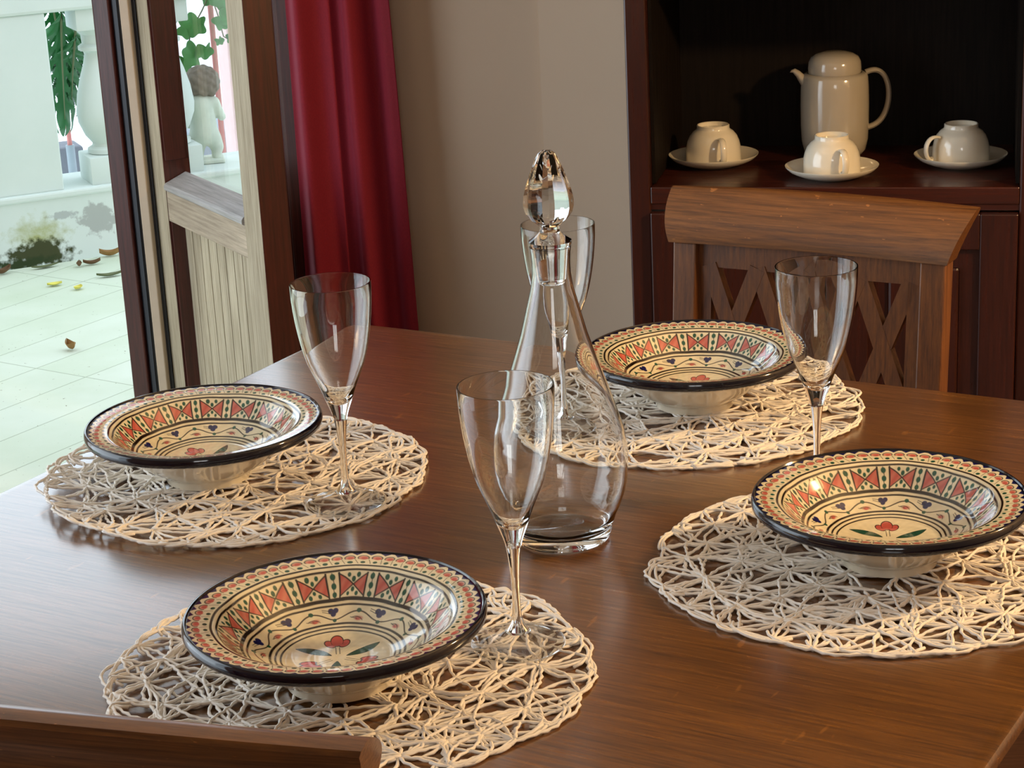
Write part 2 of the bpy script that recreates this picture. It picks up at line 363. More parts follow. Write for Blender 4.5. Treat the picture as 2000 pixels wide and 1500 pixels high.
m = MB(); m.box((-2.5, 0.008, 0.197), (0.213, 0.20, 0.708), 0.004); m.build('pillar', M['render'], bal)
bprof = [(0.0, .078), (.050, .078), (.060, .084), (.060, .096), (.046, .104), (.044, .112), (.062, .135), (.078, .175), (.081, .205), (.074, .255), (.060, .305), (.046, .345), (.040, .372), (.042, .380), (.056, .386), (.056, .396), (.044, .404), (.045, .43), (.058, .445), (.060, .452), (0.0, .452)]
for cx in (0.372, 0.562):
    m = MB(); m.box((cx - 0.075, 0.012, 0.197), (cx + 0.075, 0.162, 0.278), 0.004)
    m.box((cx - 0.07, 0.017, 0.645), (cx + 0.07, 0.157, 0.708), 0.004)
    m.lathe(bprof, 40, (cx, 0.087, 0.197)); m.build('baluster', M['render'], bal, auto=35)

slab('street_ground', -3.2, -3.0, M['street'], [(-60, 8), (60, 8), (60, 90), (-60, 90)])
def T3(p): return TPW @ Vector(p)
TPW = Matrix.Translation(PA) @ Matrix.Rotation(pa, 4, 'Z')
m = MB(); m.box((0.20, 0.62, -3.0), (0.415, 0.75, 0.205), 0.01, tf=TPW); o = m.build('low_wall', M['darkgrey']); tag(o, 'short dark grey wall seen between the pillar and the first baluster', 'wall')
root = empty('garden_pole', TPW @ Vector((0.347, 0.50, -3.0))); tag(root, 'slim pole with a pink upper half beside the monstera leaves', 'pole')
m = MB(); m.tube([(0, 0, 0), (0, 0, 3.235)], 0.014, 12); o = m.build('sleeve', M['greypaint'], root, auto=40); o['label'] = 'thick grey lower sleeve'
m = MB(); m.tube([(0, 0, 3.23), (0.0, 0, 4.2)], 0.0075, 12); m.build('shaft', M['pink'], root, auto=40)
o = MB().tube([(0, 0, 0), (0.0, 0, 4.2)], 0.009, 12).build('garden_pole', M['pink'], None, auto=40); o.location = TPW @ Vector((0.80, 0.36, -3.0)); tag(o, 'slim dusty pink pole behind the stone cherub', 'pole')
m = MB(); m.box((0.885, 0.5, -3.0), (1.0, 0.62, 2.6), 0.004, tf=TPW); m.box((0.88, 0.49, 2.6), (1.01, 0.63, 2.66), 0.004, tf=TPW); o = m.build('column', M['pinkwall']); tag(o, 'pale pink rendered column rising behind the terrace balustrade', 'column')
m = MB(); m.box((0.86, 0.9, -3.0), (1.8, 1.2, 0.12), 0.01, tf=TPW); m.box((0.84, 0.88, 0.12), (1.82, 1.22, 0.15), 0.01, tf=TPW); o = m.build('low_wall', M['greypaint']); tag(o, 'long blue grey garden wall behind the pink pole and column', 'wall')

def leaf_grid(L, W, slits, holes, nx=60, ny=90, droop=0.25):
    """leaf blade lying in xz plane hanging down -z with open slits between fingers and holes near the midrib"""
    P = []; idx = {}; F = []
    def wid(v): return W * (math.sin(PI * min(1, v ** 0.75)) ** 0.7) * (1 if v < 0.55 else 1 - 0.12 * (v - 0.55))
    def keep(u, v):
        a = abs(u)
        w_ = v - 0.30 * a                                   # slits sweep downwards towards the margin
        if a > 0.12:
            for k in range(slits):
                c = 0.12 + k * 0.74 / slits
                if a > 0.42 and abs(w_ - c + 0.04) < 0.010 + 0.022 * (a - 0.42): return False
        if holes:
            for k in range(slits - 1):
                c = 0.12 + (k + 0.5) * 0.74 / slits
                if ((a - 0.26) / 0.09) ** 2 + ((w_ - c + 0.02) / 0.028) ** 2 < 1: return False
        return True
    for j in range(ny + 1):
        v = 0.001 + j / ny * 0.998
        for i in range(nx + 1):
            u = -1 + 2 * i / nx; ww = wid(v)
            P.append((u * ww, droop * 0.12 * u * u + 0.08 * math.sin(v * 2) - 0.01 * math.cos(v * 40) * abs(u), -v * L - 0.12 * L * abs(u)))
    for j in range(ny):
        for i in range(nx):
            u = -1 + 2 * (i + .5) / nx; v = (j + .5) / ny
            if keep(u, v): a = j * (nx + 1) + i; F.append((a, a + 1, a + nx + 2, a + nx + 1))
    return P, F
root = empty('monstera_plant', TPW @ Vector((0.325, 0.30, 0.70))); tag(root, 'dark green split leaf monstera hanging behind the white pillar', 'plant')
for (dx, dy, dz, L, W, ry, rz, hol) in ((0.0, 0.0, -0.02, 0.36, 0.095, 0.02, 0.05, True), (-0.04, 0.06, 0.02, 0.26, 0.10, -0.1, -0.15, True), (0.03, 0.03, -0.10, 0.22, 0.065, 0.06, 0.1, True)):
    P, F = leaf_grid(L, W, 6, hol); o = obj('leaf', P, F, M['leaf'], root, True); o.location = (dx, dy, dz); o.rotation_euler = (0, ry, rz + pa)
    mm = MB(); mm.tube([(0, 0.0, 0.02), (0, 0.045, -L * 0.45), (0, 0.075, -L * 0.95)], [0.004, 0.003, 0.001], 6); q = mm.build('midrib', M['stem'], o, True)
root = empty('climbing_vine', TPW @ Vector((0.785, 0.30, 0.70))); tag(root, 'trailing green vine with lobed leaves above the stone cherub', 'plant')
rnd = random.Random(5)
def lobed(r):
    pts = []
    for k in range(40):
        a = 2 * PI * k / 40; q = 1.15 * r * (0.86 + 0.14 * math.cos(5 * a + 0.3)) * (1 - 0.35 * math.exp(-((a - PI / 2 + 0.0) ** 2) / 0.05))
        pts.append((q * math.cos(a), 0.006 * math.sin(3 * a), q * math.sin(a)))
    n = len(pts); return [(0, -0.008, 0)] + pts, [(0, i + 1, (i + 1) % n + 1) for i in range(n)]
mm = MB(); mm.tube([(-0.0, 0, 0.1), (0.01, 0, 0.0), (-0.03, 0, -0.07), (-0.07, 0, -0.13), (-0.09, 0, -0.22)], 0.0025, 6); mm.tube([(0.0, 0, -0.01), (0.02, 0, -0.09), (0.03, 0, -0.15), (0.06, 0, -0.17)], 0.002, 6); mm.build('stem', M['stem'], root, True)
for (x, z, r) in ((0.0, 0.03, .03), (0.035, -0.035, .036), (-0.005, -0.03, .026), (0.06, -0.09, .034), (0.03, -0.10, .028), (-0.055, -0.11, .036), (-0.085, -0.12, .03), (-0.07, -0.20, .040), (-0.03, -0.19, .028), (-0.10, -0.23, .03), (0.055, -0.155, .018), (0.085, -0.15, .02), (0.02, -0.16, .014)):
    P, F = lobed(r); o = obj('leaf', P, F, M['ivy'], root, True); o.location = (x, -0.01 + rnd.uniform(-.015, .015), z); o.rotation_euler = (rnd.uniform(-.3, .3), rnd.uniform(-1, 1), pa + rnd.uniform(-.4, .4))

# stone cherub sitting on the balustrade ledge, seen from behind
def meta_mesh(name, balls, mat, parent, res=0.008):
    mb = bpy.data.metaballs.new(name + '_src'); mb.resolution = res; mb.render_resolution = res; mb.threshold = 0.3
    for (x, y, z, r, sx, sy, sz) in balls:
        el = mb.elements.new(type='ELLIPSOID'); el.co = (x, y, z); el.radius = r; el.size_x = sx; el.size_y = sy; el.size_z = sz
    ob = bpy.data.objects.new(name + '_src', mb); COL.objects.link(ob)
    dg = bpy.context.evaluated_depsgraph_get(); dg.update()
    me = bpy.data.meshes.new_from_object(ob.evaluated_get(dg)); me.name = name
    bpy.data.objects.remove(ob); bpy.data.metaballs.remove(mb)
    me.materials.clear(); me.materials.append(mat)
    for p in me.polygons: p.use_smooth = True
    o = bpy.data.objects.new(name, me); COL.objects.link(o); o.parent = parent; return o
def limb(a, b, r0, r1, n=7):
    out = []
    for i in range(n):
        q = i / (n - 1); r = r0 + (r1 - r0) * q
        out.append((a[0] + (b[0] - a[0]) * q, a[1] + (b[1] - a[1]) * q, a[2] + (b[2] - a[2]) * q, r * 1.45, 1, 1, 1))
    return out
root = empty('cherub_statue', TPW @ Vector((0.680, 0.135, 0.1985)), pa - 0.25); tag(root, 'weathered stone cherub statue with curly hair standing behind the second baluster', 'statue')
B = []
B += limb((0, 0, .075), (0, 0.0, .115), .036, .033); B += limb((0, 0, .115), (-.004, -.002, .165), .032, .034)
B += limb((-.032, 0, .172), (.034, 0, .170), .019, .019); B += limb((0, 0, .18), (0.002, .004, .20), .014, .014)
B += limb((.040, 0, .168), (.058, .018, .12), .014, .012); B += limb((.058, .018, .12), (.035, .05, .13), .011, .009)
B += limb((-.040, 0, .168), (-.056, .012, .12), .014, .012); B += limb((-.056, .012, .12), (-.04, .04, .095), .011, .009)
B += limb((.02, 0, .07), (.036, .01, .03), .025, .018); B += limb((.036, .01, .03), (.030, .0, -.0), .016, .012); B += limb((-.02, 0, .07), (-.022, .005, .03), .025, .018); B += limb((-.022, .005, .03), (-.022, 0, 0), .016, .012)
B += limb((.030, .0, .004), (.032, .022, .004), .010, .008, 4); B += limb((-.022, 0, .004), (-.024, .022, .004), .010, .008, 4)
meta_mesh('body', B, M['stone'], root)
hd = [(0.008, .014, .228, .066, 1.0, 1.0, 1.0), (0.010, .036, .214, .036, 1, 1, 1), (.010, .054, .220, .014, 1, 1, 1)]
for k in range(70):
    z_ = 1 - 2 * (k + .5) / 70; a_ = k * 2.39996
    x_, y_ = math.cos(a_) * math.sqrt(1 - z_ * z_), math.sin(a_) * math.sqrt(1 - z_ * z_)
    if z_ < -0.75 or (y_ > 0.45 and z_ < 0.45): continue
    hd.append((.008 + x_ * .043, .012 + y_ * .043, .230 + z_ * .042, .0165 + rnd.uniform(-.002, .002), 1, 1, 1))
o = meta_mesh('hair', hd, M['stone_hair'], root, 0.005); o['label'] = 'brown grey curly head of hair'
m = MB(); m.box((-0.055, -0.04, 0.0005), (0.055, 0.05, 0.012), 0.003); o = m.build('base', M['stone'], root)
for ch in root.children:
    if ch.name.startswith(('body', 'hair')): ch.location.z += 0.012

# fallen leaves on the terrace
def curl_leaf(L, W, curl):
    P = []; F = []; n = 10
    for j in range(n + 1):
        v_ = j / n; ww = W * math.sin(PI * v_) ** 0.8 + 0.0003
        for i in range(5):
            u = -1 + i / 2; P.append(((v_ - 0.5) * L, u * ww, 0.002 + curl * (u * u * W + 0.35 * L * (v_ - 0.5) ** 2 * 2)))
    for j in range(n):
        for i in range(4): a = j * 5 + i; F.append((a, a + 1, a + 6, a + 5))
    return P, F
LV = [((-1.088, 4.914), .045, .012, 'dry', 1.2, 2.2, 'curled tan leaf alone on the open tiles'),
      ((-1.1915, 5.783), .05, .010, 'brown_leaf', 0.9, .3, 'dark brown curled leaf on the tiles below the flaked plinth patch'),
      ((-1.2558, 5.5608), .042, .014, 'yellow', .4, .4, 'bright yellow leaf, left of the two yellow leaves'),
      ((-1.1805, 5.5081), .034, .012, 'yellow', .5, 1.2, 'small yellow leaf, right of the two yellow leaves'),
      ((-1.1144, 5.6339), .075, .012, 'stem', .5, .35, 'long olive leaf lying near the brown door post'),
      ((-1.4356, 5.7241), .06, .012, 'brown_leaf', 1.0, .9, 'brown leaf by the mossy plinth corner at the photo edge'),
      ((-1.325, 5.7733), .08, .010, 'stem', .4, .5, 'long green leaf on the tiles below the moss'),
      ((-1.155, 5.875), .06, .014, 'dry', 1.0, .2, 'tan leaf at the foot of the plinth beside the door post'),
      ((-1.225, 5.765), .03, .008, 'brown_leaf', 1.2, 1.7, 'tiny dark leaf left of the dark brown curled leaf')]
for (p, L, W, mt, cu, rz, lab) in LV:
    P, F = curl_leaf(L, W, cu); o = obj('fallen_leaf', P, F, M[mt], None, True); o.location = (*p, 0.0); o.rotation_euler = (0, 0, rz); tag(o, lab, 'leaf', 'fallen leaves on the terrace')

# ------------------------------------------------------------------ table
TA = -0.52996; D1 = Vector((math.cos(TA), math.sin(TA), 0)); DU = Vector((-math.sin(TA), math.cos(TA), 0))
TC = Vector((-0.18216, 2.37841, 0)); TL, TWD = 1.003, 1.005
table = empty('dining_table', TC, TA); tag(table, 'square brown wooden dining table laid with four place settings', 'table')
def rounded_rect(x0, y0, x1, y1, r, n=8):
    pts = []
    for cx, cy, a0 in ((x1 - r, y1 - r, 0), (x0 + r, y1 - r, PI / 2), (x0 + r, y0 + r, PI), (x1 - r, y0 + r, 1.5 * PI)):
        for k in range(n + 1): a = a0 + k / n * PI / 2; pts.append((cx + r * math.cos(a), cy + r * math.sin(a)))
    return pts
P = []; F = []; rings = [(0.0, 0.0), (-0.0, -0.0)]
prof = [(0.0045, 0.750), (0.0015, 0.7492), (0.0, 0.7465), (0.0, 0.738), (0.006, 0.732), (0.010, 0.722), (0.020, 0.720)]
for ins, z in prof:
    P += [(x, y, z) for x, y in rounded_rect(ins, -TWD + ins, TL - ins, -ins, 0.022 - min(ins, 0.012))]
n = len(P) // len(prof)
for i in range(len(prof) - 1):
    for k in range(n): F.append((i * n + k, (i + 1) * n + k, (i + 1) * n + (k + 1) % n, i * n + (k + 1) % n))
F += [tuple(range(n)), tuple(range((len(prof) - 1) * n, len(prof) * n))[::-1]]
mm = MB(); mm.add(P, F); mm.build('tabletop', M['table'], table, auto=30)
mm = MB()
mm.box((0.06, -0.085, 0.63), (TL - 0.06, -0.06, 0.7205)); mm.box((0.06, -TWD + 0.06, 0.63), (TL - 0.06, -TWD + 0.085, 0.7205))
mm.box((0.06, -TWD + 0.085, 0.63), (0.085, -0.085, 0.7205)); mm.box((TL - 0.085, -TWD + 0.085, 0.63), (TL - 0.06, -0.085, 0.7205)); mm.build('apron', M['table'], table)
for cx in (0.075, TL - 0.075):
    for cy in (-0.075, -TWD + 0.075):
        mm = MB(); s0, s1 = 0.035, 0.022; q = []
        for z, s_ in ((0.0, s1), (0.62, s0), (0.7203, s0)): q += [(cx - s_, cy - s_, z), (cx + s_, cy - s_, z), (cx + s_, cy + s_, z), (cx - s_, cy + s_, z)]
        f = [(0, 3, 2, 1), (8, 9, 10, 11)] + [(i * 4 + k, i * 4 + (k + 1) % 4, (i + 1) * 4 + (k + 1) % 4, (i + 1) * 4 + k) for i in range(2) for k in range(4)]
        mm.add(q, f).build('leg', M['chair_v'], table)

# ------------------------------------------------------------------ chairs
def make_chair():
    c = empty('dining_chair')
    ph = 0.16                                                  # post centres
    def lean(z): return -0.085 * (z - 0.45) - (0.10 * max(0, z - 0.80))      # y of the front of the backrest
    for s in (-1, 1):                                         # rear legs run up as the back posts
        mm = MB(); zs = [0.0, 0.2, 0.42, 0.50, 0.62, 0.72, 0.7985]; q = []
        for z in zs:
            y = lean(z) if z > 0.45 else lean(0.45) - (0.45 - z) ** 2 * 0.35
            q += [(s * ph - .0155, y - .030, z), (s * ph + .0155, y - .030, z), (s * ph + .0155, y, z), (s * ph - .0155, y, z)]
        f = [(0, 3, 2, 1), tuple(range(4 * len(zs) - 4, 4 * len(zs)))] + [(i * 4 + k, i * 4 + (k + 1) % 4, (i + 1) * 4 + (k + 1) % 4, (i + 1) * 4 + k) for i in range(len(zs) - 1) for k in range(4)]
        o = mm.add(q, f).build('leg', M['chair_v'], c); bv = o.modifiers.new('bev', 'BEVEL'); bv.width = 0.002; bv.segments = 2
    for s in (-1, 1):
        mm = MB(); mm.box((s * .165 - .016, .335, 0), (s * .165 + .016, .367, .43), 0.003); mm.build('leg', M['chair_v'], c)
    mm = MB(); mm.box((-.19, -.005, .43), (.19, .385, .455), 0.008); mm.build('seat', M['chair'], c)
    mm = MB(); mm.box((-.15, .34, .37), (.15, .36, .43)); mm.box((-.15, -.03, .37), (.15, -.012, .43))
    for s in (-1, 1): mm.box((s * .165 - .009, -.0, .37), (s * .165 + .009, .336, .43))
    mm.build('seat_frame', M['chair'], c)
    # curved top rail: hollow front, rolled-back top edge, bowed in plan
    prof = []
    for k in range(11):
        q = k / 10; prof.append((0.003 - 0.052 * q ** 2.3, 0.799 + 0.057 * q))
    prof += [(-0.056, 0.8575), (-0.064, 0.8545)]
    for k in range(9):
        q = 1 - k / 8; prof.append((-0.034 - 0.030 * q ** 1.8, 0.799 + 0.051 * q))
    P = []; F = []; nx = 24; n = len(prof)
    for i in range(nx + 1):
        u = -1 + 2 * i / nx
        for (y, z) in prof:
            q = (z - 0.799) / 0.057; half = 0.179 + 0.019 * q
            P.append((u * half, y + lean(0.80) + 0.003 + 0.008 * (u * u - 0.9), z + 0.003 * math.cos(u * PI / 2) * q))
    for i in range(nx):
        for k in range(n): F.append((i * n + k, i * n + (k + 1) % n, (i + 1) * n + (k + 1) % n, (i + 1) * n + k))
    F += [tuple(range(n)), tuple(range(nx * n, nx * n + n))[::-1]]
    mm = MB(); mm.add(P, F); o = mm.build('top_rail', M['chair'], c, auto=40)
    # cut-out lattice of four joined X shapes
    mm = MB(); sp = 0.0655; y0 = -0.026
    def bar(x0, z0, x1, z1, w0, d0=0.0):
        dx, dz = x1 - x0, z1 - z0; L = math.hypot(dx, dz); px, pz = -dz / L * w0 / 2, dx / L * w0 / 2
        q = []
        for dy in (0.0 + d0, -0.014 + d0):
            for (x, z) in ((x0 + px, z0 + pz), (x0 - px, z0 - pz), (x1 - px, z1 - pz), (x1 + px, z1 + pz)): q.append((x, lean(z) + dy - 0.010, z))
        mm.add(q, [(0, 1, 2, 3), (7, 6, 5, 4), (0, 4, 5, 1), (1, 5, 6, 2), (2, 6, 7, 3), (3, 7, 4, 0)])
    zt, zb = 0.767, 0.606
    bar(-.1445, 0.785, .1445, 0.785, 0.034); bar(-.1445, 0.610, .1445, 0.610, 0.03)
    bar(-.136, 0.7985, -.136, 0.60, 0.018); bar(.136, 0.7985, .136, 0.60, 0.018)
    for k in range(4):
        cx = (k - 1.5) * sp
        bar(cx - sp / 2, zt + 0.004, cx + sp / 2, zb - 0.004, 0.0205, 0.0004 * k); bar(cx + sp / 2, zt + 0.004, cx - sp / 2, zb - 0.004, 0.0205, 0.0002 + 0.0004 * k)
    mm.build('lattice', M['chair_v'], c)
    mm = MB(); mm.box((-.146, -.012, .56), (.146, .0, .607), 0.002, tf=Matrix.Translation((0, -0.018, 0))); mm.build('lower_rail', M['chair'], c)
    return c
chair = make_chair(); fdir = -DU
def place_chair(o, loc, f, label):
    o.location = loc; o.rotation_euler = (0, 0, math.atan2(f.y, f.x) - PI / 2); tag(o, label, 'chair', 'wooden dining chairs at the table')
place_chair(chair, TC + D1 * 0.449 + DU * 0.280, fdir, 'brown wooden chair with cut-out lattice back standing before the dark cupboard')
near = copy_tree(chair); fd = Vector((0.292, 0.956, 0))
place_chair(near, (0, 0, 0), fd, 'brown wooden chair at the near table side, only its curved top rail visible')
NX = Vector((0.956, -0.292, 0)); near.location = Vector((-0.0705, 1.083, 0)) - NX * 0.226 + fd * 0.085

# ------------------------------------------------------------------ cupboard
CP = Vector((0.2393, 3.2711, 0)); cup_a = math.atan2(-0.228, 0.9737)
cb = empty('cupboard', CP, cup_a); tag(cb, 'tall dark mahogany cupboard with an open black niche holding the coffee service', 'cupboard')
DP = 0.337
m = MB(); m.box((-0.0352, 0.0, 0.0), (0.0, DP + 0.02, 2.1), 0.003); m.build('side_panel', M['dark_v'], cb)
m = MB(); m.box((0.581, 0.0, 0.0), (0.645, DP + 0.02, 2.1), 0.003); m.build('side_panel', M['dark_v'], cb)
m = MB(); m.box((1.2, 0.0, 0.0), (1.24, DP + 0.02, 2.1), 0.003); m.build('side_panel', M['dark_v'], cb)
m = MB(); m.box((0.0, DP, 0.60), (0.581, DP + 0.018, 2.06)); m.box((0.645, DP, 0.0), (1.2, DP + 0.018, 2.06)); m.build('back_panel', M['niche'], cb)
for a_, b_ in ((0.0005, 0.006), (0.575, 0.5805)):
    m = MB(); m.box((a_, 0.02, 0.702), (b_, DP, 1.44)); m.build('niche_shade_lining', M['niche'], cb)  # thin side sheets carry the painted-in shade of the niche
m = MB(); m.box((0.0, 0.001, 0.672), (0.581, DP, 0.700), 0.002); m.box((0.645, 0.001, 0.672), (1.2, DP, 0.700), 0.002); m.build('counter', M['dark'], cb)
m = MB(); m.box((0.0062, 0.0, 1.035), (0.5748, DP, 1.06)); m.build('upper_shelf', M['dark'], cb)  # unseen shelf, set low to keep ambient light out of the niche
m = MB(); m.box((-0.06, -0.03, 2.1), (1.27, DP + .02, 2.45), 0.006); m.build('top_board', M['dark'], cb)
m = MB(); m.box((0.0, 0.004, 0.6625), (0.581, 0.02, 0.672)); m.build('face_rail', M['dark'], cb)
for a_, b_ in ((0.0, 0.581), (0.645, 1.2)):
    m = MB(); m.box((a_, 0.006, 0.0), (b_, 0.02, 0.07)); m.build('kickboard', M['dark'], cb)
for a, b in ((0.001, 0.289), (0.292, 0.580), (0.647, 1.198)):
    dr = empty('door', (a, 0, 0)); dr.parent = cb
    W_ = b - a; m = MB(); st = 0.058
    m.box((0, -0.014, 0.072), (st, 0.004, 0.660), 0.002); m.box((W_ - st, -0.014, 0.072), (W_, 0.004, 0.660), 0.002)
    m.box((st, -0.013, 0.602), (W_ - st, 0.004, 0.660), 0.002); m.box((st, -0.013, 0.072), (W_ - st, 0.004, 0.14), 0.002); m.build('door_frame', M['dark_v'], dr)
    m = MB(); m.box((st, -0.002, 0.14), (W_ - st, 0.004, 0.602)); m.box((st + .03, -0.008, 0.17), (W_ - st - .03, -0.002, 0.572), 0.005); m.build('door_panel', M['dark_v'], dr)

# porcelain on the shelf
CW = Matrix.Translation(CP) @ Matrix.Rotation(cup_a, 4, 'Z')
SH = 0.7002
def strap(pts, w, th):
    """flat handle strap in the xz plane"""
    mm = MB(); P = []; F = []; pts = [Vector(p) for p in pts]; n = len(pts)
    for i in range(n):
        t_ = (pts[min(i + 1, n - 1)] - pts[max(i - 1, 0)]).normalized(); nn = Vector((-t_.z, 0, t_.x))
        for k in range(8):
            a = 2 * PI * k / 8; P.append(pts[i] + nn * (math.cos(a) * th / 2) + Vector((0, math.sin(a) * w / 2, 0)))
    for i in range(n - 1):
        for k in range(8): k2 = (k + 1) % 8; F.append((i * 8 + k, i * 8 + k2, (i + 1) * 8 + k2, (i + 1) * 8 + k))
    F += [tuple(range(8))[::-1], tuple(range((n - 1) * 8, n * 8))]
    return mm.add(P, F)
def bez(pts, n=16):
    out = []
    for i in range(n + 1):
        q = i / n; p = [Vector(a) for a in pts]
        while len(p) > 1: p = [p[k] * (1 - q) + p[k + 1] * q for k in range(len(p) - 1)]
        out.append(p[0])
    return out
def make_saucer():
    mm = MB(); mm.lathe([(0.0, .004), (.034, .004), (.040, .0045), (.055, .008), (.068, .014), (.0745, .0195), (.0755, .0195), (.0752, .018), (.069, .0115), (.056, .005), (.042, .0015), (.040, 0.0), (.037, 0.0), (.036, .0015), (0, .0015)], 72)
    return mm.build('saucer', M['white_ceramic'], None, auto=50)
def make_cup():
    c = empty('coffee_cup')
    outer = [(.0465, .0), (.0462, .006), (.0460, .018), (.0455, .028), (.0435, .037), (.0395, .046), (.0335, .053), (.0285, .0565), (.0275, .0585), (.0275, .0635), (.0262, .0645), (.0245, .0635), (.0240, .058), (0, .0565)]
    inner = [(0, .053), (.028, .052), (.038, .044), (.0425, .034), (.0440, .020), (.0448, .006), (.0452, .0)]
    mm = MB(); mm.lathe(outer + inner, 72, close=False); n = 72
    mm.lathe([(.0452, 0), (.0465, 0)], 72); mm.build('bowl', M['white_ceramic'], c, auto=50)
    st = strap(bez([(.043, 0, .046), (.068, 0, .056), (.080, 0, .024), (.064, 0, .004), (.052, 0, .008), (.058, 0, .014)], 20), .011, .0055)
    st.build('handle', M['white_ceramic'], c, auto=60); return c
s0 = make_saucer(); c0 = make_cup()
for i, (sx, sy, ha, ll, lc) in enumerate(((0.0817, 0.174, -1.42, 'white saucer on the niche shelf, farthest left', 'upturned white coffee cup on the leftmost saucer'),
                                   (0.2856, 0.080, -1.40, 'white saucer on the niche shelf in front of the tall jug', 'upturned white coffee cup in front of the tall jug'),
                                   (0.489, 0.169, -2.75, 'white saucer on the niche shelf, farthest right', 'upturned white coffee cup on the rightmost saucer, handle pointing left'))):
    s_ = s0 if i == 0 else s0.copy(); c_ = c0 if i == 0 else copy_tree(c0)
    if i: COL.objects.link(s_)
    p = CW @ Vector((sx, sy, SH)); s_.location = p; tag(s_, ll, 'saucer', 'saucers in the niche')
    c_.location = p + Vector((0, 0, .0046)); c_.rotation_euler = (0, 0, ha + cup_a * 0); tag(c_, lc, 'cup', 'upturned cups in the niche')
jug = empty('coffee_pot', CW @ Vector((0.279, 0.245, SH)), 0.0); tag(jug, 'tall white porcelain coffee pot with lid behind the middle cup', 'coffee pot')
mm = MB(); mm.lathe([(0, .001), (.040, .001), (.046, .004), (.052, .012), (.056, .030), (.0572, .055), (.0575, .090), (.0568, .120), (.0555, .136), (.0530, .1405), (.0475, .1425), (.0455, .1425), (.0455, .1380), (.052, .1330), (.0535, .09), (.052, .03), (.044, .008), (0, .006)], 96)
mm.build('body', M['jug'], jug, auto=50)
mm = MB(); mm.lathe([(0, .1775), (.018, .1768), (.031, .1735), (.0395, .1685), (.0435, .1610), (.0445, .152), (.0445, .1430), (.0440, .1420), (0, .1420)], 96); mm.build('lid', M['jug'], jug, auto=50)
o = strap(bez([(.052, 0, .140), (.080, 0, .152), (.104, 0, .140), (.100, 0, .055), (.075, 0, .052), (.054, 0, .046)], 30), .020, .0095).build('handle', M['jug'], jug, auto=60)
mm = MB(); P = []; ns = 9
spine = [((-.046, .122), .016), ((-.055, .134), .0125), ((-.062, .143), .009), ((-.0685, .1485), .0062), ((-.074, .1475), .0035)]
for (q, r) in spine:
    for k in range(12): a = 2 * PI * k / 12; P.append((q[0] + 0.35 * r * math.cos(a), r * math.sin(a), q[1] + r * 0.55 * math.cos(a)))
F = [(i * 12 + k, i * 12 + (k + 1) % 12, (i + 1) * 12 + (k + 1) % 12, (i + 1) * 12 + k) for i in range(len(spine) - 1) for k in range(12)] + [tuple(range(48, 60))]
mm.add(P, F).build('spout', M['jug'], jug, auto=60)

